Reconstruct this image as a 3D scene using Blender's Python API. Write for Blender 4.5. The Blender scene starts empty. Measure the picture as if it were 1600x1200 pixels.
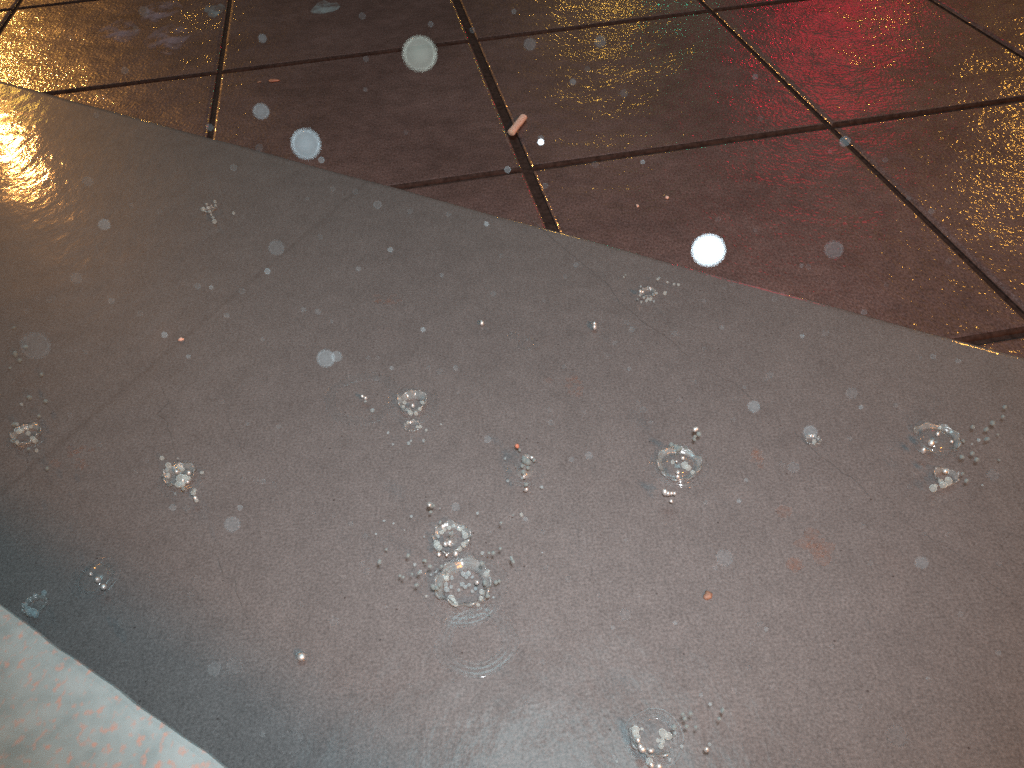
import bpy, bmesh, math, random
from mathutils import Vector, Matrix
random.seed(7)
scene = bpy.context.scene
col = scene.collection
R = math.radians

# ------------------------------------------------------------------ camera
H = 0.60                                    # lens height above the slab
F = 1350.0                                  # focal length in photo pixels (1600 wide)
PITCH, ROLL, TH = 0.745, -0.070, 0.142      # pitch down, roll, turn of the paver grid
MC = Matrix.Rotation(math.pi/2 - PITCH, 4, 'X') @ Matrix.Rotation(ROLL, 4, 'Z')
CAM = Vector((0, 0, H))

def ray(x, y):
    return (MC.to_3x3() @ Vector(((x-800)/F, (600-y)/F, -1.0)))
def at(x, y, z=0.0):                        # point at height z seen at photo pixel x, y
    d = ray(x, y)
    return CAM + d*((z-H)/d.z)
def air(x, y, dist):                        # point in the air at a distance from the lens
    return CAM + ray(x, y).normalized()*dist

cd = bpy.data.cameras.new('camera'); cam = bpy.data.objects.new('camera', cd); col.objects.link(cam)
cam.matrix_world = Matrix.Translation(CAM) @ MC
cd.sensor_width = 36; cd.lens = 36*F/1600; cd.clip_start = 0.01; cd.clip_end = 1000
cd.dof.use_dof = True; cd.dof.focus_distance = 0.95; cd.dof.aperture_fstop = 38
scene.camera = cam

# ------------------------------------------------------------------ helpers
def tag(o, label=None, cat=None, group=None, kind=None):
    for k, v in (('label', label), ('category', cat), ('group', group), ('kind', kind)):
        if v: o[k] = v
    return o
def mesh_obj(name, bm, mat, parent=None, smooth=True):
    me = bpy.data.meshes.new(name); bm.to_mesh(me); bm.free()
    me.materials.append(mat)
    if smooth:
        for p in me.polygons: p.use_smooth = True
    o = bpy.data.objects.new(name, me); col.objects.link(o)
    if parent: o.parent = parent
    return o
def empty(name, loc):
    o = bpy.data.objects.new(name, None); col.objects.link(o); o.location = loc
    o.empty_display_size = 0.02
    return o

def new_mat(name):
    m = bpy.data.materials.new(name); m.use_nodes = True
    nt = m.node_tree; nt.nodes.clear()
    return m, nt
def N(nt, typ, **kw):
    n = nt.nodes.new(typ)
    for k, v in kw.items():
        if k in n.inputs: n.inputs[k].default_value = v
        else: setattr(n, k, v)
    return n
def L(nt, a, b): nt.links.new(a, b)
def ramp(nt, fac, stops):
    r = N(nt, 'ShaderNodeValToRGB'); e = r.color_ramp.elements
    while len(e) < len(stops): e.new(0.5)
    for i, (p, c) in enumerate(stops): e[i].position = p; e[i].color = (*c, 1)
    L(nt, fac, r.inputs[0]); return r.outputs[0]
def noise(nt, co, scale, detail=4, rough=0.55, dist=0.0):
    n = N(nt, 'ShaderNodeTexNoise', Scale=scale, Detail=detail, Roughness=rough, Distortion=dist)
    L(nt, co, n.inputs['Vector']); return n.outputs['Fac']
def mapped(nt, scale=(1, 1, 1), rot=(0, 0, 0)):
    t = N(nt, 'ShaderNodeTexCoord'); m = N(nt, 'ShaderNodeMapping')
    m.inputs['Scale'].default_value = scale; m.inputs['Rotation'].default_value = rot
    L(nt, t.outputs['Object'], m.inputs['Vector']); return m.outputs[0]
def mixc(nt, fac, a, b, mode='MIX'):
    m = N(nt, 'ShaderNodeMix', data_type='RGBA', blend_type=mode)
    for s, v in ((m.inputs[0], fac), (m.inputs[6], a), (m.inputs[7], b)):
        if hasattr(v, 'is_linked'): L(nt, v, s)
        else: s.default_value = v if isinstance(v, float) else (*v, 1)
    return m.outputs[2]
def math_(nt, op, a, b=None, c=None):
    m = N(nt, 'ShaderNodeMath', operation=op)
    for s, v in zip(m.inputs, (a, b, c)):
        if v is None: continue
        if hasattr(v, 'is_linked'): L(nt, v, s)
        else: s.default_value = v
    return m.outputs[0]
def bump(nt, h, strength, dist, normal=None):
    b = N(nt, 'ShaderNodeBump', Strength=strength, Distance=dist); L(nt, h, b.inputs['Height'])
    if normal: L(nt, normal, b.inputs['Normal'])
    return b.outputs[0]

# ------------------------------------------------------------------ materials
def mat_paver():
    m, nt = new_mat('wet_brown_paving')
    co = mapped(nt)
    big = noise(nt, co, 5, 3); mid = noise(nt, co, 40, 4, 0.6); fine = noise(nt, mapped(nt, (1, 0.6, 1)), 420, 2, 0.7)
    c = ramp(nt, big, [(0.30, (0.116, 0.072, 0.067)), (0.52, (0.143, 0.089, 0.083)), (0.75, (0.162, 0.103, 0.096))])
    c = mixc(nt, 0.45, c, ramp(nt, mid, [(0.3, (0.62,)*3), (0.7, (1.25, 1.22, 1.2))]), 'MULTIPLY')
    c = mixc(nt, 1.0, c, ramp(nt, fine, [(0.3, (0.55,)*3), (0.7, (1.45,)*3)]), 'MULTIPLY')
    p = N(nt, 'ShaderNodeBsdfPrincipled', Roughness=0.42, IOR=1.4)
    L(nt, c, p.inputs['Base Color'])
    h1 = noise(nt, mapped(nt, (1.0, 0.8, 1.0)), 190, 1, 0.4); h2 = noise(nt, co, 70, 3, 0.5); h3 = noise(nt, co, 9, 2, 0.5)
    b = bump(nt, h3, 0.5, 0.012)
    b = bump(nt, h2, 0.35, 0.0022, b)
    b = bump(nt, h1, 0.70, 0.0011, b)
    L(nt, b, p.inputs['Normal'])
    p.inputs['Coat Weight'].default_value = 0.85; p.inputs['Coat Roughness'].default_value = 0.09
    p.inputs['Coat IOR'].default_value = 1.33
    L(nt, b, p.inputs['Coat Normal'])
    o = N(nt, 'ShaderNodeOutputMaterial'); L(nt, p.outputs[0], o.inputs[0])
    return m

def mat_reflection_slab(a, b2):
    """wet ground, canopy reflection painted in as grey; a-b2 is the faint dark line on top"""
    m, nt = new_mat('grey_canopy_reflection')
    co = mapped(nt)
    big = noise(nt, co, 3.2, 3, 0.5, 0.4); mid = noise(nt, co, 26, 4, 0.6); fine = noise(nt, co, 430, 2, 0.7)
    rust = noise(nt, co, 11, 2, 0.4)
    c = ramp(nt, big, [(0.3, (0.167, 0.146, 0.144)), (0.55, (0.177, 0.156, 0.153)), (0.8, (0.187, 0.164, 0.160))])
    c = mixc(nt, ramp(nt, rust, [(0.66, (0, 0, 0)), (0.80, (0.12, 0.12, 0.12))]), c, (0.26, 0.165, 0.14))
    c = mixc(nt, 0.4, c, ramp(nt, mid, [(0.3, (0.78,)*3), (0.7, (1.16,)*3)]), 'MULTIPLY')
    c = mixc(nt, 0.9, c, ramp(nt, fine, [(0.3, (0.66,)*3), (0.7, (1.34,)*3)]), 'MULTIPLY')
    streak = noise(nt, mapped(nt, (1.0, 0.5, 1.0), (0, 0, R(14))), 150, 3, 0.6, 0.4)
    c = mixc(nt, 0.38, c, ramp(nt, streak, [(0.30, (0.74,)*3), (0.5, (1.0,)*3), (0.72, (1.18,)*3)]), 'MULTIPLY')
    # dark grit and pits
    v = N(nt, 'ShaderNodeTexVoronoi', Scale=95.0, Randomness=1.0); L(nt, co, v.inputs['Vector'])
    pit = math_(nt, 'LESS_THAN', v.outputs['Distance'], 0.09)
    sel = N(nt, 'ShaderNodeSeparateColor'); L(nt, v.outputs['Color'], sel.inputs[0])
    pit = math_(nt, 'MULTIPLY', pit, math_(nt, 'GREATER_THAN', sel.outputs[0], 0.86))
    c = mixc(nt, math_(nt, 'MULTIPLY', pit, 0.7), c, (0.05, 0.035, 0.032))
    # the faint dark line: distance to a line in the slab's own plane
    sx = N(nt, 'ShaderNodeSeparateXYZ'); L(nt, co, sx.inputs[0])
    d = (b2-a).normalized(); nx, ny = -d.y, d.x; off = nx*a.x+ny*a.y
    wob = math_(nt, 'MULTIPLY_ADD', mid, 0.004, -0.002)
    s = math_(nt, 'ADD', math_(nt, 'MULTIPLY', sx.outputs[0], nx), math_(nt, 'MULTIPLY', sx.outputs[1], ny))
    s = math_(nt, 'ADD', math_(nt, 'SUBTRACT', s, off), wob)
    j = N(nt, 'ShaderNodeMapRange', interpolation_type='SMOOTHSTEP'); L(nt, math_(nt, 'ABSOLUTE', s), j.inputs[0])
    j.inputs[1].default_value = 0.001; j.inputs[2].default_value = 0.006; j.inputs[3].default_value = 1; j.inputs[4].default_value = 0
    c = mixc(nt, math_(nt, 'MULTIPLY', j.outputs[0], 0.16), c, (0.06, 0.045, 0.04))
    p = N(nt, 'ShaderNodeBsdfPrincipled', Roughness=0.5, IOR=1.4)
    L(nt, c, p.inputs['Base Color'])
    cs = mapped(nt, (1.0, 0.55, 1.0), (0, 0, R(-25)))
    h1 = noise(nt, cs, 210, 3, 0.6); h2 = noise(nt, cs, 60, 3, 0.5); h3 = noise(nt, co, 6, 2, 0.5)
    b = bump(nt, h3, 0.22, 0.012)
    b = bump(nt, h2, 0.30, 0.0019, b)
    b = bump(nt, h1, 0.13, 0.0009, b)
    L(nt, b, p.inputs['Normal'])
    p.inputs['Coat Weight'].default_value = 1.0; p.inputs['Coat Roughness'].default_value = 0.085; p.inputs['Specular IOR Level'].default_value = 0.3
    p.inputs['Coat IOR'].default_value = 1.33
    L(nt, b, p.inputs['Coat Normal'])
    o = N(nt, 'ShaderNodeOutputMaterial'); L(nt, p.outputs[0], o.inputs[0])
    return m

def mat_granite():
    m, nt = new_mat('pale_granite')
    co = mapped(nt)
    a = noise(nt, co, 75, 4, 0.6); b = noise(nt, mapped(nt, (1.3, 0.9, 1), (0, 0, R(-8))), 230, 2, 0.5); c3 = noise(nt, co, 24, 3)
    c = ramp(nt, a, [(0.32, (0.245, 0.31, 0.325)), (0.5, (0.30, 0.37, 0.385)), (0.68, (0.345, 0.41, 0.425))])
    c = mixc(nt, 0.12, c, ramp(nt, c3, [(0.3, (0.75,)*3), (0.7, (1.15,)*3)]), 'MULTIPLY')
    c = mixc(nt, ramp(nt, b, [(0.545, (0, 0, 0)), (0.72, (0.95,)*3)]), c, (0.50, 0.31, 0.26))
    p = N(nt, 'ShaderNodeBsdfPrincipled', Roughness=0.6)
    p.inputs['Specular IOR Level'].default_value = 0.3; L(nt, c, p.inputs['Base Color']); L(nt, bump(nt, a, 0.25, 0.0004), p.inputs['Normal'])
    o = N(nt, 'ShaderNodeOutputMaterial'); L(nt, p.outputs[0], o.inputs[0])
    return m

def mat_plain(name, colr, rough=0.6, var=0.3, scale=60, spec=0.5):
    m, nt = new_mat(name); co = mapped(nt)
    c = mixc(nt, 1.0, colr, ramp(nt, noise(nt, co, scale, 3), [(0.3, (1-var,)*3), (0.7, (1+var,)*3)]), 'MULTIPLY')
    p = N(nt, 'ShaderNodeBsdfPrincipled', Roughness=rough); p.inputs['Specular IOR Level'].default_value = spec; L(nt, c, p.inputs['Base Color'])
    o = N(nt, 'ShaderNodeOutputMaterial'); L(nt, p.outputs[0], o.inputs[0])
    return m

def fres(nt):
    """Fresnel of a thin water skin, the same from either side"""
    g = N(nt, 'ShaderNodeNewGeometry'); f = N(nt, 'ShaderNodeFresnel')
    L(nt, math_(nt, 'MULTIPLY_ADD', g.outputs['Backfacing'], 1/1.33-1.33, 1.33), f.inputs['IOR'])
    return f
def mat_drop(name, body, rim, tint=(0.62, 0.80, 0.86)):
    """water drop in flash light: mostly clear, a little scatter, a brighter rim"""
    m, nt = new_mat(name)
    lw = fres(nt)
    k = math_(nt, 'MINIMUM', math_(nt, 'MULTIPLY_ADD', lw.outputs[0], rim, body), 1.0)
    tr = N(nt, 'ShaderNodeBsdfTransparent')
    di = N(nt, 'ShaderNodeBsdfDiffuse', Color=(*tint, 1)); sh = N(nt, 'ShaderNodeBsdfSheen', Color=(*tint, 1), Roughness=0.45)
    co = mapped(nt)
    mott = ramp(nt, noise(nt, co, 700, 2), [(0.35, (0.75,)*3), (0.65, (1.0,)*3)])
    L(nt, mixc(nt, 1.0, tint, mott, 'MULTIPLY'), di.inputs['Color'])
    ad = N(nt, 'ShaderNodeAddShader'); L(nt, di.outputs[0], ad.inputs[0]); L(nt, sh.outputs[0], ad.inputs[1])
    mx = N(nt, 'ShaderNodeMixShader'); L(nt, k, mx.inputs[0]); L(nt, tr.outputs[0], mx.inputs[1]); L(nt, ad.outputs[0], mx.inputs[2])
    o = N(nt, 'ShaderNodeOutputMaterial'); L(nt, mx.outputs[0], o.inputs[0])
    return m

def mat_water(name, clear, white, gloss_rough, tint=(0.86, 0.92, 0.93), f_gain=1.6, f_base=0.03):
    """clear water: see-through, Fresnel gloss, and some froth scatter"""
    m, nt = new_mat(name)
    tr = N(nt, 'ShaderNodeBsdfTransparent', Color=(*clear, 1))
    di = N(nt, 'ShaderNodeBsdfDiffuse', Color=(*tint, 1))
    m1 = N(nt, 'ShaderNodeMixShader', Fac=white); L(nt, tr.outputs[0], m1.inputs[1]); L(nt, di.outputs[0], m1.inputs[2])
    gl = N(nt, 'ShaderNodeBsdfGlossy', Roughness=gloss_rough)
    fr = fres(nt)
    k = math_(nt, 'MINIMUM', math_(nt, 'MULTIPLY_ADD', fr.outputs[0], f_gain, f_base), 1.0)
    m2 = N(nt, 'ShaderNodeMixShader'); L(nt, k, m2.inputs[0]); L(nt, m1.outputs[0], m2.inputs[1]); L(nt, gl.outputs[0], m2.inputs[2])
    o = N(nt, 'ShaderNodeOutputMaterial'); L(nt, m2.outputs[0], o.inputs[0])
    return m

J0, J1 = at(585, 275), at(50, 730)
M_paver = mat_paver(); M_reflection_slab = mat_reflection_slab(J0, J1); M_granite = mat_granite()
M_ground = mat_plain('dark_bedding', (0.022, 0.018, 0.016), 0.5, 0.4, 25)
M_joint_and_arris = mat_plain('dark_joint_and_arris', (0.045, 0.027, 0.023), 0.8, 0.4, 150, 0.08)
M_crack = mat_plain('crack_dark', (0.120, 0.103, 0.098), 0.6, 0.3, 200)  # dark tone for the thin crack ribbons
M_filter = mat_plain('soaked_filter_paper', (0.82, 0.50, 0.40), 0.6, 0.25, 500)
M_fibre = mat_plain('filter_fibre', (0.62, 0.46, 0.36), 0.8, 0.3, 900)
M_chip = mat_plain('reddish_chip', (0.50, 0.20, 0.13), 0.5, 0.3, 300)
M_clay = mat_plain('clay_crumb', (0.30, 0.16, 0.11), 0.6, 0.3, 300)
M_film = mat_water('water_film', (0.995, 0.997, 0.998), 0.01, 0.14, f_gain=1.2, f_base=0.0)
M_crown = mat_water('splash_water', (0.96, 0.97, 0.97), 0.10, 0.22, f_gain=1.0, f_base=0.05)
M_dome = mat_water('bubble_water', (0.95, 0.95, 0.95), 0.04, 0.14, f_gain=0.6, f_base=0.03)
def mat_bead():
    m, nt = new_mat('bead_water')
    gs = N(nt, 'ShaderNodeBsdfGlass', Color=(0.97, 0.99, 0.99, 1), IOR=1.33, Roughness=0.02)
    di = N(nt, 'ShaderNodeBsdfDiffuse', Color=(0.86, 0.95, 0.96, 1)); gl = N(nt, 'ShaderNodeBsdfGlossy', Roughness=0.36)
    sh = N(nt, 'ShaderNodeBsdfSheen', Color=(0.9, 1.0, 1.0, 1), Roughness=0.35); rim = N(nt, 'ShaderNodeAddShader')
    L(nt, di.outputs[0], rim.inputs[0]); L(nt, sh.outputs[0], rim.inputs[1])
    fr = fres(nt)
    m1 = N(nt, 'ShaderNodeMixShader'); L(nt, math_(nt, 'MINIMUM', math_(nt, 'MULTIPLY_ADD', fr.outputs[0], 3.0, 0.10), 1.0), m1.inputs[0])
    L(nt, gs.outputs[0], m1.inputs[1]); L(nt, rim.outputs[0], m1.inputs[2])
    m2 = N(nt, 'ShaderNodeMixShader', Fac=0.08); L(nt, m1.outputs[0], m2.inputs[1]); L(nt, gl.outputs[0], m2.inputs[2])
    o = N(nt, 'ShaderNodeOutputMaterial'); L(nt, m2.outputs[0], o.inputs[0])
    return m
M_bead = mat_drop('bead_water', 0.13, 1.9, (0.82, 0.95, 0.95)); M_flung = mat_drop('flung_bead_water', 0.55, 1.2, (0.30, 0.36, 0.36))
M_flash = mat_water('glint_bead_water', (0.8, 0.8, 0.8), 0.6, 0.50, tint=(0.96, 0.97, 0.97), f_gain=0.3, f_base=0.70)  # flash glints painted on: near-white scatter and raised gloss
M_soft = mat_drop('small_bead_water', 0.14, 1.3)
M_drop = [mat_drop('raindrop_faint', 0.0016, 0.030), mat_drop('raindrop_pale', 0.0045, 0.075),
          mat_drop('raindrop_clear', 0.0050, 0.075), mat_drop('raindrop_bright', 0.024, 0.16, (0.78, 0.93, 1.0)),
          mat_drop('raindrop_greenish', 0.0037, 0.050, (0.70, 0.78, 0.68))]

M_speck_bright = mat_drop('speck_bright', 0.35, 0.3, (0.8, 0.93, 1.0))
M_speck = [mat_drop('speck_faint', 0.0014, 0.055), mat_drop('speck_pale', 0.0028, 0.11), mat_drop('speck_pale', 0.0028, 0.11), mat_drop('speck_clear', 0.009, 0.32)]

# ------------------------------------------------------------------ the ground
bm = bmesh.new()
for x, y in ((-300, -300), (300, -300), (300, 300), (-300, 300)): bm.verts.new((x, y, -0.05))
bm.faces.new(bm.verts[:])
tag(mesh_obj('ground', bm, M_ground, smooth=False), kind='structure')

# brown pavers laid in a grid; every paver has its own rounded arris over a sunk joint
ct, st = math.cos(TH), math.sin(TH)
def uv2w(u, v): return Vector((ct*u - st*v, st*u + ct*v, 0))
us = [-0.432, 0.331, 1.088, 1.752]
while us[0] > -9: us.insert(0, us[0]-0.76)
while us[-1] < 12: us.append(us[-1]+0.74)
vs = [1.806, 2.622]
while vs[0] > -4: vs.insert(0, vs[0]-0.81)
while vs[-1] < 22: vs.append(vs[-1]+0.81)
us = [u*H for u in us]; vs = [v*H for v in vs]
ZP = -0.004
bm = bmesh.new()
rj = random.Random(3)
def paver(u0, u1, v0, v1, dz):
    rings = []
    for ins, z in [(0.0, -0.012)] + [(0.0002+0.0075*(1-math.cos(R(a))), -0.0048*(1-math.sin(R(a)))) for a in (0, 18, 36, 52, 64, 74, 83, 90)]:
        rings.append([bm.verts.new((*uv2w(a, b)[:2], ZP+z+dz(a, b))) for a, b in
                      ((u0+ins, v0+ins), (u1-ins, v0+ins), (u1-ins, v1-ins), (u0+ins, v1-ins))])
    for q, (r0, r1) in enumerate(zip(rings, rings[1:])):
        for i in range(4): bm.faces.new((r0[i], r0[(i+1) % 4], r1[(i+1) % 4], r1[i])).material_index = 1 if q < (5 if i == 0 else 2) else 0  # near-side arris painted joint-dark too, shade in place of its lit lip
    bm.faces.new(rings[-1])
for i in range(len(us)-1):
    for k in range(len(vs)-1):
        gx0, gx1, gy = 0.0036, 0.0036, 0.0044
        if abs(us[i]/H-0.331) < 0.01: gx0 = 0.0065
        if abs(us[i+1]/H-0.331) < 0.01: gx1 = 0.0065
        t1, t2, z0 = rj.uniform(-.004, .004), rj.uniform(-.004, .004), rj.uniform(-.0012, .0008)
        if vs[k] < 2.2: t1 *= 0.25; t2 *= 0.25; z0 = -0.001
        cu, cv = (us[i]+us[i+1])/2, (vs[k]+vs[k+1])/2
        paver(us[i]+gx0, us[i+1]-gx1, vs[k]+gy, vs[k+1]-gy, lambda a, b: z0+t1*(a-cu)+t2*(b-cv))
pv = tag(mesh_obj('pavement', bm, M_paver, smooth=False), kind='structure'); pv.data.materials.append(M_joint_and_arris)
bm = bmesh.new()
for a, b in ((us[0], vs[0]), (us[-1], vs[0]), (us[-1], vs[-1]), (us[0], vs[-1])):
    bm.verts.new((*uv2w(a, b)[:2], ZP-0.0065))
bm.faces.new(bm.verts[:])
tag(mesh_obj('pavement_joint_bed', bm, M_joint_and_arris, smooth=False), kind='structure')

# canopy reflection built as a grey-coloured slab over the pavers' near side; its far edge crosses the picture
E0, E1 = at(150, 165), at(1600, 556)
ed = (E1-E0).normalized(); en = Vector((-ed.y, ed.x, 0))
if en.y < 0: en = -en
bm = bmesh.new()
base = E0
rs = random.Random(5)
n = 260
cols_ = []
for i in range(n+1):
    t = -3.4 + 6.8*i/n
    w = 0.0008*math.sin(t*23)+rs.uniform(-.0005, .0005)
    c = []
    for dn, z in ((-3.0, 0.0), (-0.5, 0.0), (-0.012, 0.0), (-0.005, -0.0004), (-0.0016, -0.0018), (0.0, -0.005), (0.0, -0.030)):
        p = base + ed*t + en*(dn + (w if dn > -0.1 else 0)); c.append(bm.verts.new((p.x, p.y, z)))
    cols_.append(c)
for a, b in zip(cols_, cols_[1:]):
    for k in range(len(a)-1): bm.faces.new((a[k], b[k], b[k+1], a[k+1]))
bmesh.ops.recalc_face_normals(bm, faces=bm.faces[:])
slab = tag(mesh_obj('reflection_slab', bm, M_reflection_slab, smooth=True), kind='structure')

def ribbon(name, pts, w, mat, parent, seed):
    rr = random.Random(seed); P = [at(*p) for p in pts]; Q = []
    for a, b in zip(P, P[1:]):
        nn = max(2, int((b-a).length/0.006))
        for k in range(nn):
            Q.append(a.lerp(b, k/nn) + Vector((rr.uniform(-1, 1), rr.uniform(-1, 1), 0))*0.0012)
    Q.append(P[-1]); bm = bmesh.new(); prev = None
    for i, q in enumerate(Q):
        d = (Q[min(i+1, len(Q)-1)]-Q[max(i-1, 0)]).normalized(); s = Vector((-d.y, d.x, 0))
        ww = w*rr.uniform(0.45, 1.0)*min(1, 0.25+i/6, 0.25+(len(Q)-1-i)/6)*0.5
        cur = [bm.verts.new((q-s*ww)+Vector((0, 0, 0.0003))), bm.verts.new((q+s*ww)+Vector((0, 0, 0.0003)))]
        if prev: bm.faces.new((prev[0], prev[1], cur[1], cur[0]))
        prev = cur
    return mesh_obj(name, bm, mat, parent, smooth=False)
for k, (pts, w) in enumerate([
    ([(820, 333), (850, 362), (898, 402), (945, 440), (972, 476), (1010, 508), (1050, 533), (1078, 560)], 0.0016),
    ([(1100, 578), (1150, 600), (1190, 638), (1212, 646)], 0.0012),
    ([(1240, 672), (1258, 692), (1290, 720), (1330, 745), (1372, 786)], 0.0013),
    ([(250, 598), (263, 628), (244, 648), (260, 656), (268, 690), (278, 722)], 0.0014),
    ([(330, 848), (342, 880), (352, 902), (366, 908), (372, 936), (386, 966)], 0.0014),
    ([(1420, 822), (1462, 846), (1500, 868)], 0.0014), ([(1530, 896), (1574, 932)], 0.0014),
    ([(352, 640), (372, 690), (384, 722)], 0.0010), ([(470, 1140), (486, 1165), (500, 1200)], 0.0012),
    ([(440, 940), (452, 968), (462, 990)], 0.0010)]):
    ribbon('hairline_crack', pts, w*0.75, M_crack, slab, k)

# ------------------------------------------------------------------ granite block, close to the lens
ZB = 0.235
G0, G1 = at(-6, 937, ZB), at(362, 1200, ZB)
gd = (G1-G0).normalized(); gn = Vector((-gd.y, gd.x, 0))
if gn.dot(at(400, 900, ZB)-G0) < 0: gn = -gn
bm = bmesh.new(); rg = random.Random(9); cols_ = []
for i in range(161):
    t = -0.55 + 1.25*i/160
    w = 0.0003*math.sin(t*95)+0.0002*math.sin(t*210+1)+rg.uniform(-.00012, .00012)
    c = []
    for dn, z in ((-0.42, 0.0), (-0.42, ZB-0.004), (-0.416, ZB), (-0.2, ZB), (-0.02, ZB), (-0.004, ZB-0.0002), (-0.0012, ZB-0.0011), (0, ZB-0.004), (0.001, ZB-0.03), (0.001, 0.0)):
        p = G0 + gd*t + gn*(dn+(w if dn > -0.01 else 0)); c.append(bm.verts.new((p.x, p.y, z)))
    cols_.append(c)
for a, b in zip(cols_, cols_[1:]):
    for k in range(len(a)-1): bm.faces.new((a[k], b[k], b[k+1], a[k+1]))
bm.faces.new(cols_[0]); bm.faces.new(cols_[-1][::-1])
bmesh.ops.recalc_face_normals(bm, faces=bm.faces[:])
tag(mesh_obj('granite_block', bm, M_granite, smooth=False),
    'pale grey granite block with pink flecks and a straight edge, in the near corner', 'granite block')

# ------------------------------------------------------------------ litter
def add_tube(bm, a, b, r, seg=18, sq=1.0, wob=0.0, rnd=None, caps=True):
    d = (b-a).normalized(); s = d.cross(Vector((0, 0, 1))).normalized(); u = s.cross(d)
    prev = None
    for k in range(7):
        c = a.lerp(b, k/6); rr = r*(1 + (rnd.uniform(-wob, wob) if rnd else 0))
        if k in (0, 6): rr *= 0.985
        cur = [bm.verts.new(c + s*math.cos(2*math.pi*i/seg)*rr + u*math.sin(2*math.pi*i/seg)*rr*sq) for i in range(seg)]
        if prev:
            for i in range(seg): bm.faces.new((prev[i], prev[(i+1) % seg], cur[(i+1) % seg], cur[i]))
        elif caps: bm.faces.new(cur[::-1])
        prev = cur
    if caps: bm.faces.new(prev)
rb = random.Random(2)
ra = 0.0060
A, B = at(799, 207, ZP+ra*0.85), at(818, 183, ZP+ra*0.85)
butt = empty('cigarette_butt', ((A+B)/2).to_tuple()); butt.location.z = ZP
tag(butt, 'short soggy pink cigarette butt lying across the dark joint between two pavers', 'cigarette butt')
bm = bmesh.new(); off = Vector(butt.location)
add_tube(bm, A-off, B-off, ra, sq=0.8, wob=0.02, rnd=rb)
mesh_obj('filter_paper', bm, M_filter, butt, smooth=False)
for e, dd in ((A, -1), (B, 1)):
    bm = bmesh.new(); d = (B-A).normalized()*dd
    add_tube(bm, e-off+d*0.0002, e-off+d*0.0012, ra*0.86, sq=0.85)
    mesh_obj('filter_end', bm, M_fibre, butt)

def lump(name, px, py, lx, ly, lz, rot, mat, seed, label, cat, z0=0.0, cut=0.35):
    rr = random.Random(seed); bm = bmesh.new()
    bmesh.ops.create_icosphere(bm, subdivisions=3, radius=1.0)
    for v in bm.verts:
        k = 1+rr.uniform(-cut, cut)*0.35 + 0.22*math.sin(v.co.x*3+seed)*math.cos(v.co.y*4-seed)
        v.co = Vector((v.co.x*k*lx, v.co.y*k*ly, max(-0.4, v.co.z)*lz))
    bmesh.ops.rotate(bm, verts=bm.verts[:], cent=(0, 0, 0), matrix=Matrix.Rotation(rot, 3, 'Z'))
    o = mesh_obj(name, bm, mat); p = at(px, py, z0); o.location = (p.x, p.y, z0+0.3*lz)
    return tag(o, label, cat)
lump('leaf_scrap', 428, 126, 0.0095, 0.0045, 0.0014, R(-8), M_chip, 3, 'reddish torn scrap lying flat on the brown paver between the two left joints', 'scrap', ZP)
lump('leaf_scrap', 405, 128, 0.0040, 0.0030, 0.0010, R(30), M_clay, 4, 'tiny dull brown scrap just left of the reddish scrap on the brown paver', 'scrap', ZP)
lump('clay_crumb', 1042, 309, 0.0022, 0.0030, 0.0018, 0.3, M_filter, 5, 'small pink crumb on the brown paver near the slab edge, left of the brightest raindrop', 'crumb', ZP)
lump('clay_crumb', 996, 322, 0.0018, 0.0032, 0.0015, 0.1, M_filter, 6, 'second smaller pink crumb on the brown paver, beside the first and nearer the wide joint', 'crumb', ZP)
lump('clay_crumb', 1106, 931, 0.0034, 0.0042, 0.0022, -0.5, M_clay, 7, 'tan crumb lying on the grey slab right of the largest splash', 'crumb')
lump('clay_crumb', 283, 531, 0.0028, 0.0020, 0.0022, 0.2, M_filter, 8, 'pale crumb on the grey reflection beside the faint line, upper left', 'crumb')

# soft reddish stains are real patches in the reflection slab's surface: thin brick-coloured residue
def patch(px, py, lx, ly, rot, seed, label, mat=None, parent=None, z0=0.0, name='reddish_stain'):
    rr = random.Random(seed); bm = bmesh.new()
    for _ in range(9 if mat is None else 3):
        big = 1.0 if mat is None else 2.4
        cx, cy = rr.gauss(0, lx*0.5/big), rr.gauss(0, ly*0.5/big)
        ring = [bm.verts.new((cx+math.cos(a)*lx*0.28*big*rr.uniform(.6, 1.2), cy+math.sin(a)*ly*0.3*big*rr.uniform(.6, 1.2), rr.uniform(0.0002, 0.0006)))
                for a in [2*math.pi*i/9 for i in range(9)]]
        bm.faces.new(ring)
    bmesh.ops.rotate(bm, verts=bm.verts[:], cent=(0, 0, 0), matrix=Matrix.Rotation(rot, 3, 'Z'))
    o = mesh_obj(name, bm, mat or M_stain, parent or slab, smooth=False); p = at(px, py, z0); o.location = (p.x, p.y, z0)
m, nt = new_mat('brick_dust'); M_stain = m
tr = N(nt, 'ShaderNodeBsdfTransparent'); di = N(nt, 'ShaderNodeBsdfDiffuse', Color=(0.42, 0.22, 0.16, 1)); mx = N(nt, 'ShaderNodeMixShader')
L(nt, ramp(nt, noise(nt, mapped(nt), 260, 3), [(0.4, (0.05,)*3), (0.7, (0.20,)*3)]), mx.inputs[0])
L(nt, tr.outputs[0], mx.inputs[1]); L(nt, di.outputs[0], mx.inputs[2]); o_ = N(nt, 'ShaderNodeOutputMaterial'); L(nt, mx.outputs[0], o_.inputs[0])
for a in ((600, 470, .018, .010, .1, 1), (112, 708, .016, .012, .3, 2), (325, 328, .014, .012, .5, 3), (1180, 712, .014, .012, .2, 4), (1250, 850, .030, .024, .4, 5), (895, 605, .016, .014, .1, 6), (130, 722, .007, .010, .0, 7)):
    patch(*a, '')

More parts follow.
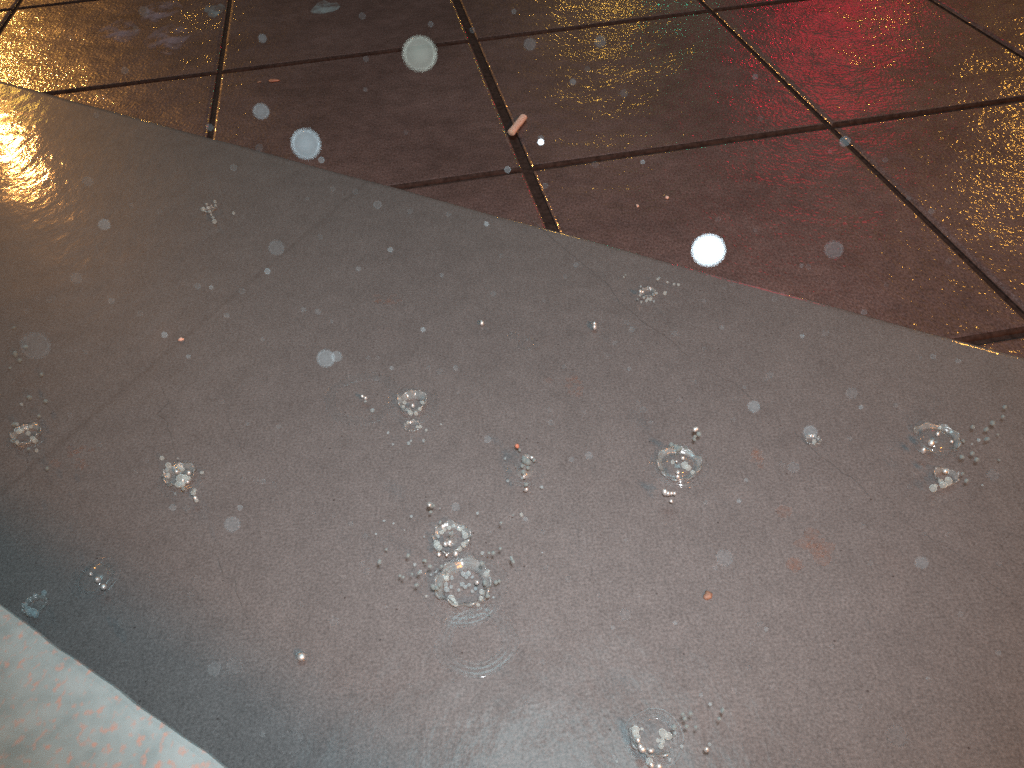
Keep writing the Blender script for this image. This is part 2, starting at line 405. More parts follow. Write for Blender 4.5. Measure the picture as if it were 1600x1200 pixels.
def film_mat(name, colr, lo, hi, amt):
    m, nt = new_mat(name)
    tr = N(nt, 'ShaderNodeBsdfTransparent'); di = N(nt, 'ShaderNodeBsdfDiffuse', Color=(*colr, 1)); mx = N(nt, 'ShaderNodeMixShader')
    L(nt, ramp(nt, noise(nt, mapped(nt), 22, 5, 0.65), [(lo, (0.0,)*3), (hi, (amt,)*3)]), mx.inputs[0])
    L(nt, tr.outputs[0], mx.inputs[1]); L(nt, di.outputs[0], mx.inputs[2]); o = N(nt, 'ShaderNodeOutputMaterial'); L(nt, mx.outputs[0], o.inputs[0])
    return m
M_mauve = film_mat('mauve_film', (0.50, 0.36, 0.40), 0.44, 0.68, 0.40); M_silt = film_mat('grey_silt', (0.42, 0.46, 0.48), 0.38, 0.7, 0.55)
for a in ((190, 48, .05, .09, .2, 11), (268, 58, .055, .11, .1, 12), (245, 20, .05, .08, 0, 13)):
    patch(*a, '', M_mauve, pv, ZP-0.0005, 'mauve_stain')  # mauve patches on the pavers, broken up by noise
patch(338, 18, .022, .05, 0.2, 14, '', M_silt, pv, ZP-0.0003, 'silt_stain')
patch(505, 12, .04, .05, 0.2, 15, '', M_silt, pv, ZP-0.0003, 'silt_stain')

# ------------------------------------------------------------------ water: rings, crowns, beads
_sph = {}
def sphere_mesh(mat, sub=2):
    key = (mat.name, sub)
    if key not in _sph:
        bm = bmesh.new(); bmesh.ops.create_icosphere(bm, subdivisions=sub, radius=1.0)
        me = bpy.data.meshes.new('droplet'); bm.to_mesh(me); bm.free(); me.materials.append(mat)
        for p in me.polygons: p.use_smooth = True
        _sph[key] = me
    return _sph[key]
class Splash:
    def __init__(s, name, px, py, label, cat='splash', group='splashes of raindrops on the grey slab'):
        s.px, s.py = px, py; s.o = at(px, py); s.rnd = random.Random(int(px*7+py))
        s.root = tag(empty(name, (s.o.x, s.o.y, 0.0)), label, cat, group)
        s.m = ray(px, py).length*(s.o-CAM).length/ray(px, py).length/F    # metres per photo pixel here
    def bead(s, px, py, r, z=0.0, mat=None, squash=1.0):
        """droplet of radius r photo pixels, z metres above the slab, seen at px, py"""
        mat = mat or M_bead
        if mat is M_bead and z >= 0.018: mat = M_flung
        rr = r*s.m*(1.15 if mat is M_flash else 1.1)
        p = at(px, py, max(z, rr*0.7))
        o = bpy.data.objects.new('droplet', sphere_mesh(mat)); col.objects.link(o); o.parent = s.root
        o.location = p-s.o; k = rr*(H-p.z)/H
        k *= s.rnd.uniform(0.72, 1.15); a, b = s.rnd.uniform(0.85, 1.12), s.rnd.uniform(0.85, 1.12)
        o.scale = (k*a, k*b, k*squash*s.rnd.uniform(0.85, 1.45)); o.rotation_euler = (s.rnd.uniform(-.6, .6), s.rnd.uniform(-.6, .6), 0)
        return o
    def ripple(s, r_px, waves=3, amp=0.0004, inner=0.25, cx=None, cy=None):
        c = (at(cx, cy)-s.o) if cx else Vector((0, 0, 0))
        R0 = r_px*s.m; bm = bmesh.new(); prev = None; nr, ns = waves*10, 72
        ph = s.rnd.uniform(0, 6)
        for i in range(nr+1):
            q = inner+(1-inner)*i/nr; env = math.sin(math.pi*i/nr)**0.8
            cur = []
            for j in range(ns):
                a = 2*math.pi*j/ns; wob = 1+0.03*math.sin(3*a+ph)+0.02*math.sin(5*a-ph)
                z = 0.0006+env*amp*(0.5+0.5*math.cos(2*math.pi*waves*(i/nr)))
                if i in (0, nr): z = 0.0004
                cur.append(bm.verts.new((c.x+math.cos(a)*R0*q*wob, c.y+math.sin(a)*R0*q*wob, z)))
            if prev:
                for j in range(ns): bm.faces.new((prev[j], cur[j], cur[(j+1) % ns], prev[(j+1) % ns]))
            prev = cur
        return mesh_obj('ripple', bm, M_film, s.root)
    def crown(s, r_px, h_px, flare=1.25, jag=0.4, cx=None, cy=None, a0=0.0, a1=360.0, th=0.0011):
        """thin cup of water with an uneven, thickened rim"""
        c = (at(cx, cy)-s.o) if cx else Vector((0, 0, 0))
        r0, h = r_px*s.m, h_px*s.m; rnd = s.rnd; bm = bmesh.new(); ns = 64
        ph = [rnd.uniform(0, 6.28) for _ in range(4)]
        closed = abs(a1-a0) >= 359; prev = None; first = None
        prof = [(0.97, 0), (0.95, .25), (1.0, .55), (1.12, .85), (1.2, 1.0)]
        for j in range(ns if closed else ns+1):
            a = R(a0)+R(a1-a0)*j/ns
            k = 1+jag*(0.45*math.sin(7*a+ph[0])+0.35*math.sin(11*a+ph[1])+0.3*math.sin(4*a+ph[2]))
            wr = 1+0.05*math.sin(3*a+ph[3])
            ring = []
            for f, t in prof:
                rr = r0*wr*(1+(f-1)*flare); ring.append((rr-th*0.5, t*h*k))
            rim = 0.9*th*(1+0.7*math.sin(9*a+ph[1]))
            tr_, tz = ring[-1]
            loop = ring + [(tr_-rim*.3, tz+rim), (tr_+rim, tz+rim*1.1), (tr_+rim*1.4, tz)] + [(x+th, z) for x, z in ring[::-1]]
            cur = [bm.verts.new((c.x+math.cos(a)*x, c.y+math.sin(a)*x, max(z, 0)+0.0005)) for x, z in loop]
            if prev:
                for q in range(len(cur)-1): bm.faces.new((prev[q], cur[q], cur[q+1], prev[q+1]))
            else: first = cur
            prev = cur
        if closed:
            for q in range(len(cur)-1): bm.faces.new((prev[q], first[q], first[q+1], prev[q+1]))
        bmesh.ops.recalc_face_normals(bm, faces=bm.faces[:])
        return mesh_obj('crown', bm, M_crown, s.root)
    def dome(s, r_px, squash=0.62, cx=None, cy=None):
        c = (at(cx, cy)-s.o) if cx else Vector((0, 0, 0))
        bm = bmesh.new(); r = r_px*s.m; ns, nr = 40, 12; prev = None
        prof = [(r*1.28, 0.0004), (r*1.12, r*0.05)]+[(r*math.cos(math.pi/2*i/nr), r*0.08+r*squash*math.sin(math.pi/2*i/nr)) for i in range(nr)]
        for x, z in prof:
            cur = [bm.verts.new((c.x+math.cos(2*math.pi*j/ns)*x, c.y+math.sin(2*math.pi*j/ns)*x, z)) for j in range(ns)]
            if prev:
                for j in range(ns): bm.faces.new((prev[j], prev[(j+1) % ns], cur[(j+1) % ns], cur[j]))
            prev = cur
        t = bm.verts.new((c.x, c.y, r*0.08+r*squash))
        for j in range(ns): bm.faces.new((prev[j], prev[(j+1) % ns], t))
        return mesh_obj('bubble', bm, M_dome, s.root)
    def jet(s, r_px, h_px, cx=None, cy=None):
        """central column of water that pinches into a bead at its tip"""
        c = (at(cx, cy)-s.o) if cx else Vector((0, 0, 0))
        bm = bmesh.new(); r, h = r_px*s.m, h_px*s.m; prev = None; ns = 20
        prof = [(2.2, 0), (1.35, .08), (0.9, .22), (0.72, .45), (0.62, .62), (0.5, .72), (0.75, .8), (0.95, .88), (0.75, .96), (0.3, 1.0)]
        lean = Vector((s.rnd.uniform(-.2, .2), s.rnd.uniform(-.2, .2), 0))*h
        for x, z in prof:
            cur = [bm.verts.new((c.x+lean.x*z*z+math.cos(2*math.pi*j/ns)*x*r, c.y+lean.y*z*z+math.sin(2*math.pi*j/ns)*x*r, z*h+0.0005)) for j in range(ns)]
            if prev:
                for j in range(ns): bm.faces.new((prev[j], prev[(j+1) % ns], cur[(j+1) % ns], cur[j]))
            prev = cur
        bm.faces.new(prev)
        bmesh.ops.recalc_face_normals(bm, faces=bm.faces[:])
        return mesh_obj('jet', bm, M_crown, s.root)
    def scatter(s, n, cx, cy, sx, sy, r=(1.2, 2.4), z=(0.004, 0.05), mat=None):
        for _ in range(n):
            s.bead(s.rnd.gauss(cx, sx), s.rnd.gauss(cy, sy), s.rnd.uniform(*r), s.rnd.uniform(*z), mat or s.rnd.choice((M_soft, M_soft, M_bead)))
    def many(s, pts, r, z=0.01, mat=None):
        for q in pts: s.bead(q[0], q[1], q[2] if len(q) > 2 else r, z, mat)

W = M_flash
# the big pair in the middle of the slab
s = Splash('water_splash', 726, 920, 'largest splash, a wide broken crown of water with dozens of flung droplets')
s.crown(33, 17, 1.3, 0.45); s.ripple(66, 4, 0.00032, 0.5)
s.many([(745, 910, 3.2), (698, 867, 3.5)], 3, 0.02, W)
s.many([(753, 925, 4), (752, 935, 4), (747, 945, 3), (697, 900, 4), (698, 904, 3), (762, 893, 4), (760, 897, 4), (708, 940, 5), (712, 944, 4), (705, 935, 4)], 4, 0.008)
s.many([(724, 897, 3), (732, 896, 4), (729, 902, 2.5), (738, 902, 2.5), (722, 913, 3), (727, 917, 3), (733, 914, 2.5), (738, 924, 2.5), (743, 920, 3), (697, 914, 3), (705, 917, 3), (698, 921, 3), (706, 903, 3), (717, 922, 2)], 3, 0.018, M_soft)
s.many([(677, 917, 4), (683, 919, 3), (687, 914, 3), (757, 909, 3), (758, 912, 3), (762, 931, 3), (775, 910, 3), (780, 908, 2.5)], 3, 0.03, M_bead)
s.many([(665, 877), (690, 885), (644, 897), (655, 895), (630, 902), (651, 914), (672, 885), (698, 890), (753, 880), (638, 868), (593, 878), (800, 874), (802, 878), (799, 871), (771, 864), (764, 864), (782, 857), (783, 817)], 2.6, 0.055, M_bead)
s.scatter(16, 715, 890, 70, 40)
s2 = Splash('water_splash', 706, 846, 'round beaded crown splash directly behind the largest splash, smaller')
s2.crown(23, 10, 1.15, 0.5); s2.ripple(32, 2, 0.00027, 0.75); s2.jet(4, 16)
s2.many([(696, 850, 3.6), (703, 847, 3.4), (703, 851, 3), (686, 866, 3.8), (712, 865, 3.8)], 3.5, 0.012, W)
s2.many([(727, 837, 5), (724, 832, 4), (720, 827, 3.4), (718, 827, 3), (724, 851, 4), (728, 847, 3), (718, 858, 3), (682, 848, 4), (683, 852, 4), (687, 856, 4), (690, 832, 3.4), (694, 828, 3.4), (702, 825, 3), (709, 822, 3)], 3.4, 0.007)
s2.many([(672, 789, 4), (678, 790, 2.6), (673, 800, 2.4), (688, 816, 2.6), (703, 833, 2.4), (707, 831, 2.4)], 2.6, 0.05, M_bead)
s2.bead(671, 789, 3.6, 0.06, W)
s2.scatter(10, 720, 835, 60, 25, z=(0.02, 0.07))
# dome on the right
s = Splash('water_splash', 1060, 728, 'domed bubble splash with ring ripples and one big drop leaping behind it')
s.dome(22, 0.5); s.ripple(44, 4, 0.0012, 0.55); s.crown(27, 5, 1.1, 0.5)
s.many([(1059, 738, 3.2), (1059, 745, 3.4), (1057, 721, 2.6), (1067, 716, 2.6)], 3, 0.012, W)
s.many([(1070, 727, 5), (1075, 731, 5), (1082, 738, 4), (1051, 722, 3)], 4, 0.010)
s.many([(1088, 670, 4.2), (1086, 671, 4)], 4, 0.06, W); s.many([(1092, 678, 4), (1086, 682, 3), (1085, 686, 3.4)], 3, 0.05)
s.many([(1049, 695, 3), (1056, 698, 4), (1060, 701, 4), (1058, 703, 3), (1063, 700, 3)], 3, 0.02, M_bead)
s.many([(1039, 769, 4), (1044, 771, 4), (1049, 771, 2.8), (1054, 771, 2.8), (1049, 783, 3.4)], 3, 0.02, W)
# jet
s = Splash('water_splash', 820, 738, 'tall thin jet splash rising mid-slab with beads strung along it')
s.jet(6, 40); s.ripple(30, 2, 0.00032, 0.4)
s.many([(831, 715, 3.4), (822, 765, 3.2), (820, 743, 3.4), (819, 745, 3)], 3, 0.02, W)
s.many([(808, 697, 3.2)], 3, 0.03, M_chip)
s.many([(812, 703, 2.6), (820, 719, 5), (825, 722, 4), (816, 728, 3), (825, 731, 3.2), (818, 738, 3), (818, 714, 2.6), (822, 757, 2.4)], 3, 0.025)
s.scatter(8, 820, 740, 22, 40, z=(0.01, 0.04))
# small crown, upper middle
s = Splash('water_splash', 646, 635, 'small cup-shaped splash with a bright bead at its centre, upper middle')
s.crown(17, 12, 1.5, 0.45); s.ripple(40, 3, 0.00027, 0.5); s.bead(645, 634, 3.4, 0.01, W)
s.many([(624, 623, 2.6), (632, 629, 2.2), (641, 645, 3), (650, 646, 3), (656, 639, 2.4), (660, 629, 2.4), (636, 640, 2.4), (630, 636, 2)], 2.4, 0.008)
s.crown(9, 3, 1.2, 0.4, cx=645, cy=668); s.many([(637, 660, 2.6), (657, 667, 3), (652, 667, 2.2), (666, 672, 2)], 2.4, 0.012, M_bead)
s.scatter(7, 650, 690, 22, 25)
# glint in a wide faint ripple
s = Splash('water_splash', 566, 622, 'small twin bright bead inside a wide faint ring ripple, left of the cup-shaped splash')
s.ripple(58, 3, 0.00012, 0.72); s.many([(566, 619, 3.6), (571, 622, 3.4)], 3, 0.01, W); s.many([(571, 627, 2.4), (582, 641, 3)], 2.4, 0.01, M_soft)
# left cluster
s = Splash('water_splash', 283, 748, 'dense sparkling splash on the left side of the slab, beads trailing toward the camera')
s.crown(17, 9, 1.35, 0.6); s.jet(7, 15); s.ripple(34, 3, 0.00036, 0.5)
s.many([(293, 753, 4), (286, 750, 3.4), (276, 737, 3), (295, 739, 3), (305, 778, 3.2)], 3, 0.012, W)
s.many([(283, 748, 6), (289, 746, 5), (278, 757, 3), (285, 756, 3), (294, 748, 3), (263, 727, 3.4), (253, 716, 3), (263, 743, 3), (279, 729, 2.6), (285, 733, 2.6), (302, 770, 3), (304, 766, 2), (307, 782, 2.4)], 3, 0.012)
s.scatter(10, 280, 745, 22, 22)
# far left
s = Splash('water_splash', 43, 683, 'low crown splash at the left end of the faint line with a chain of beads')
s.crown(15, 6, 1.3, 0.5); s.ripple(26, 2, 0.00027, 0.6)
s.many([(44, 677, 2.8), (51, 685, 2.8), (55, 689, 3), (30, 674, 3), (34, 673, 2.6), (27, 691, 3), (42, 670, 2.4), (48, 667, 2), (57, 704, 2.6)], 2.6, 0.01)
s.many([(72, 627, 3.4), (71, 627, 3), (22, 663, 2.6), (46, 621, 2.6), (61, 650, 2.4), (22, 512, 3), (24, 553, 3), (40, 542, 3), (31, 563, 2.6), (65, 585, 2.6), (74, 732, 3)], 2.6, 0.03, M_bead)
s.scatter(6, 45, 640, 22, 50)
# orange rimmed bubble
s = Splash('water_splash', 1463, 689, 'round bubble with an orange glinting rim at the right side of the slab')
s.dome(21, 0.5); s.crown(25, 4, 1.0, 0.5, a0=-60, a1=150); s.ripple(34, 2, 0.00036, 0.6)
s.many([(1465, 678, 3), (1455, 692, 4), (1443, 704, 3), (1487, 690, 2.4)], 3, 0.014, W)
s = Splash('water_splash', 1476, 750, 'low milky splash in front of the orange-rimmed bubble, droplets flying off right')
s.crown(12, 7, 1.3, 0.6); s.bead(1477, 736, 3.8, 0.02, W)
s.many([(1480, 748, 3), (1482, 752, 4), (1470, 752, 4), (1474, 758, 4), (1458, 763, 4), (1462, 759, 3)], 3, 0.01)
s.many([(1520, 667, 3), (1541, 671, 3), (1542, 686, 3), (1503, 714, 3), (1510, 751, 3), (1526, 718, 2.8), (1504, 740, 2.4), (1551, 661, 3), (1567, 651, 3), (1570, 636, 3)], 3, 0.05, M_bead)
s.scatter(8, 1525, 715, 25, 35, z=(0.02, 0.07))
# bottom
s = Splash('water_splash', 1022, 1152, 'bright splash at the near edge, a curved lip of water with white beads')
s.crown(27, 12, 1.25, 0.5, a0=150, a1=300); s.ripple(44, 3, 0.00036, 0.6)
s.many([(997, 1157, 4), (1001, 1167, 5), (1004, 1171, 4.4), (1017, 1173, 4.2), (1019, 1172, 3.4), (1018, 1195, 4), (1030, 1198, 5)], 4, 0.012, W)
s.many([(993, 1140, 5), (993, 1146, 5), (996, 1152, 4), (1036, 1146, 5), (1044, 1150, 6), (1028, 1157, 3), (1035, 1158, 3), (1033, 1166, 3), (1003, 1139, 3), (1015, 1190, 4)], 4, 0.012)
s.many([(1067, 1116, 3.4), (1079, 1115, 2.8), (1073, 1135, 2.6), (1070, 1123, 2.6), (1129, 1110, 3.2), (1124, 1123, 2.8), (1053, 1136, 3)], 3, 0.05, M_bead)
s.bead(1104, 1171, 5.2, 0.03, W); s.scatter(9, 1040, 1150, 35, 30)
# dark corner bubble
s = Splash('water_splash', 149, 903, 'bubble with three bright glints in a row, beside the dark strip along the granite')
s.dome(20, 0.4); s.ripple(34, 2, 0.00027, 0.6)
s.many([(142, 897, 3), (153, 906, 3.8), (162, 917, 3.4)], 3, 0.014, W)
s = Splash('water_splash', 57, 948, 'dim bluish splash in the shade right beside the granite block')
s.crown(12, 5, 1.2, 0.5); s.many([(50, 957, 5), (56, 960, 4), (44, 952, 3), (69, 926, 3), (40, 945, 3)], 3, 0.008, M_soft)
# far small ones
s = Splash('water_splash', 328, 330, 'sparse sprinkle of tiny beads on the slab right of the orange reflection')
s.crown(6, 3, 1.2, 0.5); s.many([(326, 325), (318, 325), (323, 319), (336, 315), (328, 330), (330, 335), (333, 340), (335, 346, 2.4), (365, 333), (337, 321), (317, 327, 2.2)], 1.8, 0.006)
s = Splash('water_splash', 1012, 460, 'sprinkle of small beads on the slab near its far edge, right of centre')
s.crown(9, 4, 1.2, 0.5); s.many([(1001, 456, 3.2), (1004, 456, 2.6)], 3, 0.01, W)
s.many([(1000, 461), (1006, 465), (1012, 467), (1016, 468), (1018, 466), (1002, 472), (1026, 458, 2.4), (1039, 458, 2.4), (1043, 441), (1028, 436), (1053, 444), (1060, 445), (1010, 470)], 2, 0.012)
s.scatter(8, 1020, 450, 28, 14, r=(1, 1.8))
s = Splash('water_splash', 929, 508, 'single white bead splash with a pinkish halo, upper right of the slab')
s.dome(7, 0.6); s.many([(929, 511, 3), (929, 506, 2.4)], 2.6, 0.006, W)
s = Splash('water_splash', 752, 505, 'lone oval bead of water standing on the upper middle of the slab')
s.dome(5, 0.5); s.bead(753, 505, 3.2, 0.003, W)
s = Splash('water_splash', 471, 1026, 'lone bright white bead on the lower left of the slab')
s.dome(7, 0.5); s.bead(471, 1026, 5.4, 0.006, W)
s = Splash('water_splash', 825, 538, 'pair of faint touching ring ripples without beads, above the middle of the slab')
s.ripple(17, 2, 0.00027, 0.5); s.ripple(9, 1, 0.00027, 0.4, cx=801, cy=525)
s = Splash('water_splash', 745, 1000, 'wide faint ripple spreading in front of the largest splash')
s.ripple(62, 3, 0.00027, 0.6)
s = Splash('water_splash', 1270, 690, 'dim small ring of water under a pale raindrop by the right hairline crack')
s.crown(8, 3, 1.2, 0.4); s.bead(1272, 690, 2.4, 0.004)

# ------------------------------------------------------------------ raindrops falling between lens and paving
def raindrop(x, y, r_px, dist, mat, label, group='raindrops caught out of focus in the air'):
    o = bpy.data.objects.new('raindrop', sphere_mesh(mat, 4)); col.objects.link(o)
    o.location = air(x, y, dist); k = r_px/F*dist/ray(x, y).length
    rr = random.Random(int(x+y*3)); o.scale = (k*rr.uniform(.96, 1.04), k*rr.uniform(.96, 1.04), k)
    return tag(o, label, 'raindrop', group)
f_, p_, c_, b_, g_ = M_drop
for x, y, r, d, m, lab in [
    (656, 84, 25, .135, g_, 'big pale greenish round raindrop, left of the wide dark joint at the top'),
    (478, 225, 22, .135, c_, 'big pale blue raindrop overlapping the slab edge on the upper left'),
    (1107, 391, 24, .135, b_, 'big brilliant white raindrop on the slab edge, the brightest of all'),
    (408, 174, 11, .19, p_, 'medium pale blue raindrop above the big blue one, below the reddish scrap'),
    (1303, 390, 13, .18, f_, 'dim medium raindrop over the brown paver right of the brilliant white one'),
    (163, 351, 8, .22, p_, 'dim raindrop just right of the orange reflection on the slab'),
    (432, 387, 11, .2, f_, 'dim grey raindrop lying over the faint line on the grey reflection'),
    (509, 560, 13, .18, p_, 'pale raindrop touching a smaller one on the left half of the slab'),
    (526, 557, 8, .22, p_, 'smaller raindrop touching the right side of a larger pale one'),
    (363, 819, 11, .2, p_, 'pale raindrop in front of the dense sparkling splash on the left'),
    (335, 1045, 10, .2, c_, 'bright ringed raindrop at the inner border of the dark shaded strip'),
    (366, 1041, 12, .19, f_, 'very faint raindrop touching the bright ringed one by the shaded strip'),
    (453, 1161, 17, .16, f_, 'large faint bluish raindrop at the near end of the dark shaded strip'),
    (1178, 635, 8.5, .22, c_, 'pale raindrop right of the domed bubble splash, toward the slab edge'),
    (1266, 675, 9.5, .21, p_, 'pale raindrop above the dim small ring by the hairline crack'),
    (1320, 221, 7, .24, p_, 'small raindrop beside the crossing of the two joints on the right'),
    (410, 60, 6, .26, p_, 'small dim raindrop high on the left, above the reddish scrap'),
    (895, 128, 4.5, .3, c_, 'small clear raindrop over the paver right of the cigarette butt, upper one'),
    (845, 222, 4.5, .3, b_, 'tiny brilliant raindrop just below and right of the cigarette butt'),
    (845, 216, 4, .3, p_, 'tiny bluish raindrop touching the top of the brilliant one near the butt'),
    (762, 686, 5.5, .28, c_, 'small bright raindrop left of the tall jet splash'),
    (1440, 879, 9, .22, p_, 'pale raindrop low on the right of the slab, between two hairline cracks'),
    (1132, 871, 12, .19, f_, 'very faint raindrop to the right of the largest splash'),
    (1402, 1150, 15, .17, f_, 'large very faint raindrop near the lower right corner'),
    (938, 65, 8, .22, f_, 'dim raindrop under the yellow sparkle at the top edge'),
    (828, 69, 8.5, .22, f_, 'dim raindrop just right of the wide joint near the top'),
    (975, 146, 5.5, .27, f_, 'dim small raindrop over the paver between the joints, right of the upper clear one'),
    (225, 18, 7, .24, f_, 'faint raindrop over the purple-grey patched paver at the top left'),
    (119, 435, 8, .22, f_, 'faint violet raindrop on the slab under the orange reflection'),
    (55, 540, 20, .15, f_, 'large very faint brownish raindrop at the left edge of the slab'),
    (67, 942, 7, .24, p_, 'ringed raindrop over the shaded strip next to the granite block'),
    (1240, 730, 8, .22, f_, 'faint raindrop in front of the ring by the hairline crack'),
    (1551, 742, 8, .22, f_, 'faint raindrop near the right edge, past the flying droplets'),
    (521, 970, 7.5, .24, f_, 'faint raindrop left of the largest splash, toward the camera'),
    (977, 960, 8.5, .22, f_, 'faint raindrop between the largest splash and the tan crumb'),
    (1331, 614, 8, .22, f_, 'faint raindrop over the right half of the slab, above the orange-rimmed bubble'),
    (712, 792, 6, .26, p_, 'pale raindrop directly above the round beaded crown splash'),
    (920, 712, 5.5, .27, p_, 'pale raindrop between the tall jet and the domed bubble, upper one'),
    (893, 718, 4, .3, c_, 'small ringed raindrop next to the pale one right of the tall jet'),
    (137, 283, 7, .24, f_, 'dim raindrop at the tip of the orange reflection'),
    (328, 199, 5, .28, p_, 'small raindrop where the left joint meets the slab edge'),
    (1203, 586, 5, .28, f_, 'faint small raindrop above the pale one on the right half of the slab'),
    (186, 973, 4.5, .3, c_, 'small ringed raindrop in the shaded strip, middle one'),
    (1005, 640, 5, .28, f_, 'faint small raindrop behind the domed bubble splash'),
    (405, 231, 5.5, .27, f_, 'faint yellowish raindrop on the slab edge left of the big blue one'),
]:
    raindrop(x, y, r, d, M_speck_bright if m is b_ and r < 10 else m, lab)
TL = 'tiny ringed raindrop speck hanging in the air above the wet paving'
small = [(354, 493, 4), (948, 555, 3.4), (1062, 625, 3.4), (1196, 592, 3.2), (435, 666, 3.6), (386, 662, 3), (575, 559, 3), (712, 575, 3.6), (670, 575, 3), (590, 559, 2.6),
 (881, 573, 3.4), (983, 576, 2.8), (858, 640, 3.4), (912, 644, 4), (860, 660, 4), (940, 637, 4), (998, 630, 4), (1018, 660, 2.6), (490, 803, 3), (520, 806, 3), (548, 818, 3.4),
 (471, 944, 3.8), (298, 930, 5), (235, 903, 3.8), (308, 903, 5), (1000, 932, 3), (1055, 973, 3), (957, 981, 3), (979, 844, 3), (1330, 782, 3.2), (1347, 822, 4), (1444, 834, 3.2), (1480, 835, 3),
 (823, 1099, 3.2), (586, 1115, 3.2), (557, 1114, 3), (206, 1036, 3), (410, 1148, 3.6), (398, 1182, 4), (1175, 1004, 4), (1170, 1043, 3.4), (1118, 887, 3.2), (1295, 1174, 3.4), (1345, 1103, 3.2), (1247, 1190, 3.4),
 (1187, 975, 4), (1197, 983, 3.4), (1339, 926, 3), (1207, 1073, 4), (1148, 1080, 4), (1095, 1086, 3), (913, 1193, 4.4), (960, 1183, 3.6), (848, 1035, 4), (709, 1064, 3), (642, 1071, 3),
 (571, 838, 4), (566, 882, 3.6), (573, 893, 5), (566, 878, 3), (602, 948, 3), (536, 901, 3), (810, 891, 5), (888, 904, 4.4), (853, 886, 4), (936, 929, 3.2), (798, 809, 3), (821, 811, 3.4), (848, 831, 3.4), (765, 830, 3),
 (1145, 444, 3.4), (1128, 512, 3.4), (1163, 605, 3), (1100, 545, 3), (1210, 467, 4), (1222, 460, 4), (1290, 520, 5), (1253, 525, 3), (1132, 450, 3), (1263, 417, 4), (1253, 415, 3), (1497, 564, 3.4), (1350, 488, 4.4),
 (1458, 557, 4), (1437, 558, 3.4), (1400, 633, 3), (1328, 685, 3), (1345, 636, 3), (1147, 622, 2.8), (1145, 655, 3.6), (1085, 596, 3), (1166, 750, 3), (1155, 783, 3), (1222, 725, 4), (1103, 785, 3),
 (58, 467, 3), (77, 470, 3.4), (83, 464, 3), (41, 486, 3.4), (174, 470, 4.6), (219, 490, 4), (309, 447, 4.6), (330, 449, 3), (378, 455, 5), (418, 424, 4.6), (257, 523, 4.4), (294, 557, 3), (134, 549, 3), (109, 648, 3.4),
 (156, 695, 3.4), (228, 719, 3.4), (212, 736, 3), (270, 793, 5), (292, 794, 4), (474, 484, 3.6), (497, 487, 4), (518, 502, 3), (410, 530, 3), (375, 793, 4), (380, 750, 4.4), (348, 628, 3), (429, 757, 4), (411, 752, 4), (400, 750, 4.6),
 (770, 459, 4), (661, 515, 3.4), (783, 400, 3), (883, 432, 3.4), (900, 414, 3.6), (987, 515, 4.6), (979, 503, 4.2), (1054, 521, 4), (960, 535, 3.6), (588, 592, 3.4), (612, 575, 3), (687, 580, 4.6), (717, 613, 3), (545, 587, 3),
 (673, 38, 4), (738, 47, 4), (566, 25, 5), (572, 92, 4), (634, 207, 3), (571, 140, 3), (852, 290, 4.4), (793, 265, 5), (1004, 253, 3.4), (930, 257, 5), (918, 108, 4), (803, 18, 3.6), (1180, 120, 4), (1188, 185, 4), (1297, 237, 3), (1383, 250, 4), (1122, 343, 4), (1180, 360, 3),
 (1455, 330, 4), (1420, 310, 3), (1550, 370, 4), (1510, 250, 3), (1385, 445, 3.4), (1482, 408, 4), (195, 110, 5), (212, 45, 4), (110, 60, 4), (502, 250, 4.6), (365, 262, 5), (150, 180, 4), (205, 320, 3), (249, 330, 3.4), (520, 295, 4), (555, 300, 4), (480, 310, 3),
 (590, 320, 6), (640, 330, 4), (700, 335, 3.4), (760, 350, 3.4), (610, 390, 4), (500, 370, 4), (690, 430, 3), (560, 420, 3.4), (850, 470, 3), (1100, 470, 3), (1390, 700, 3.4), (1420, 760, 3), (1360, 880, 4), (1560, 880, 4), (1500, 960, 4), (1560, 1020, 4), (1450, 1060, 3), (1300, 1010, 3.6)]
rt = random.Random(21)
for x, y, r in small:
    d = rt.uniform(.30, .42); d = min(d, (at(x, y)-CAM).length*0.7)
    raindrop(x, y, r*0.95, d, rt.choice(M_speck[:1]*3 + M_speck), TL, 'tiny raindrop specks in the air')

# ------------------------------------------------------------------ light: camera flash, street lamps, shop signs
def aim(o, target): o.rotation_euler = (Vector(target)-o.location).to_track_quat('-Z', 'Y').to_euler()
def lamp(name, typ, loc, power, colr, radius):
    l = bpy.data.lights.new(name, typ); l.energy = power; l.color = colr
    if typ in ('POINT', 'SPOT'): l.shadow_soft_size = radius
    o = bpy.data.objects.new(name, l); col.objects.link(o); o.location = loc
    return o
m3 = MC.to_3x3()
fl = lamp('camera_flash', 'SPOT', CAM + m3 @ Vector((0.012, 0.040, 0.006)), 30.5, (0.88, 0.95, 1.0), 0.012)
fl.data.spot_size = R(88); fl.data.spot_blend = 1.0; aim(fl, at(860, 530))

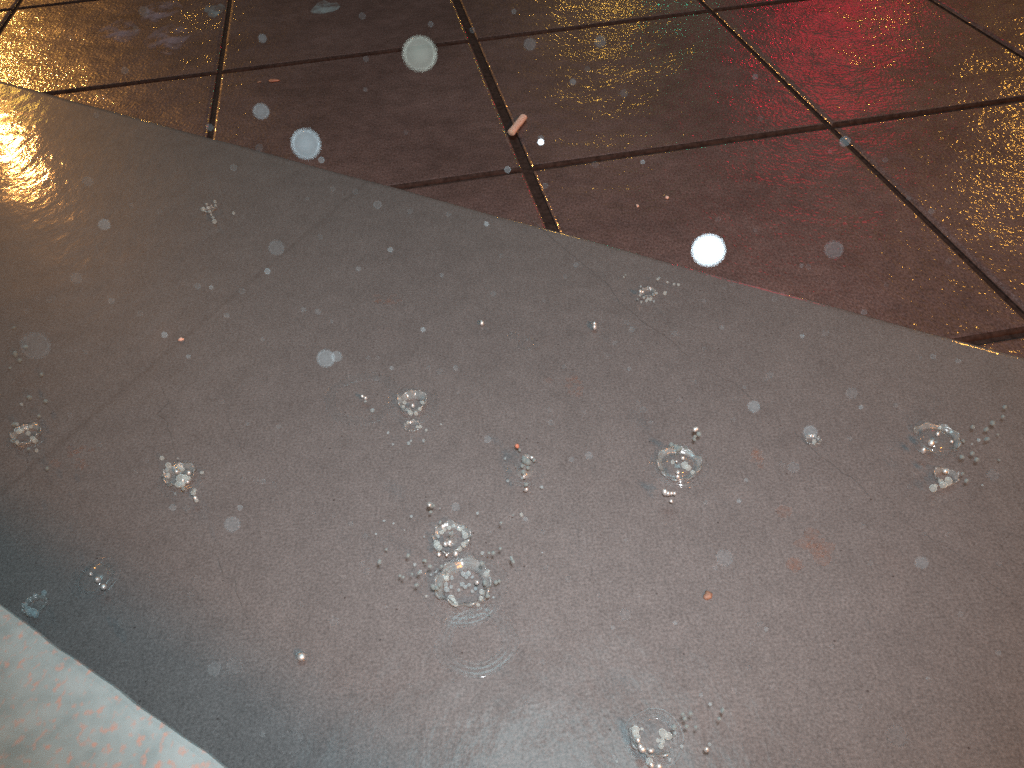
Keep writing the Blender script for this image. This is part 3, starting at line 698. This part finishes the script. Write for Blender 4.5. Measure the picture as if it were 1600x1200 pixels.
def mirror_lamp(name, px, py, dist, power, colr, radius, z=0.0):
    """lamp placed so its mirror reflection falls at px, py in the wet ground"""
    g = at(px, py, z); d = ray(px, py).normalized(); d.z = -d.z
    return lamp(name, 'POINT', g+d*dist, power, colr, radius)
SOD = (1.0, 0.50, 0.12)
mirror_lamp('street_light', 6, 185, 7.0, 250, (1.0, 0.42, 0.10), 0.07)
mirror_lamp('street_light', 1670, 150, 8.0, 60, (1.0, 0.46, 0.07), 0.12)
mirror_lamp('street_light', 960, -105, 11.0, 34, (1.0, 0.55, 0.08), 0.12)
mirror_lamp('street_light', -10, 60, 9.0, 12, (1.0, 0.58, 0.08), 0.14)
mirror_lamp('shop_sign_light', 1315, 45, 6.0, 21, (1.0, 0.0, 0.05), 0.44)
mirror_lamp('signal_light', 1080, -30, 9.0, 0.7, (0.05, 1.0, 0.55), 0.10)
for x_, y_, d_, p_w, c_l in ((1480, -340, 22, 130, (1.0, 0.50, 0.08)), (2150, -60, 16, 200, (1.0, 0.48, 0.07)), (900, -330, 24, 120, (1.0, 0.52, 0.09)),
                             (1090, -300, 20, 22, (0.03, 1.0, 0.60)), (200, -330, 22, 80, (1.0, 0.50, 0.08)), (1250, -260, 16, 50, (1.0, 0.0, 0.05))):
    mirror_lamp('distant_street_light', x_, y_, d_, p_w, c_l, 0.12)
mirror_lamp('added_glow_light', 870, 1400, 3.3, 38, (0.44, 0.87, 0.98), 0.62)  # unseen cool lamps, added for the bottom glow and teal fill
mirror_lamp('added_glow_light', 890, 1440, 3.8, 66, (0.44, 0.87, 0.98), 0.92)
mirror_lamp('added_glow_light', 850, 1450, 4.3, 80, (0.44, 0.87, 0.98), 1.35)
# sodium street lamp overhead behind the photographer; the granite block shades the strip beside it
lp = G0 + gd*0.25; sh = at(305, 968)
up = (lp-sh); up.z = ZB
lamp('overhead_street_light', 'POINT', sh + up.normalized()*2.7, 165, (1.0, 0.35, 0.05), 0.17)

w = bpy.data.worlds.new('World'); scene.world = w; w.use_nodes = True
nt = w.node_tree; nt.nodes.clear()
sky = nt.nodes.new('ShaderNodeTexSky'); sky.sky_type = 'NISHITA'; sky.sun_disc = False
sky.sun_elevation = R(-4); sky.sun_rotation = R(200)
bg = nt.nodes.new('ShaderNodeBackground'); bg.inputs['Strength'].default_value = 0.10
ow = nt.nodes.new('ShaderNodeOutputWorld'); nt.links.new(sky.outputs[0], bg.inputs[0]); nt.links.new(bg.outputs[0], ow.inputs[0])

scene.view_settings.view_transform = 'Standard'; scene.view_settings.look = 'None'
scene.view_settings.exposure = 0; scene.view_settings.gamma = 1
scene.render.engine = 'CYCLES'
scene.cycles.use_denoising = False; scene.cycles.caustics_refractive = False
scene.cycles.transparent_max_bounces = 24; scene.cycles.max_bounces = 10
scene.cycles.sample_clamp_indirect = 3.0
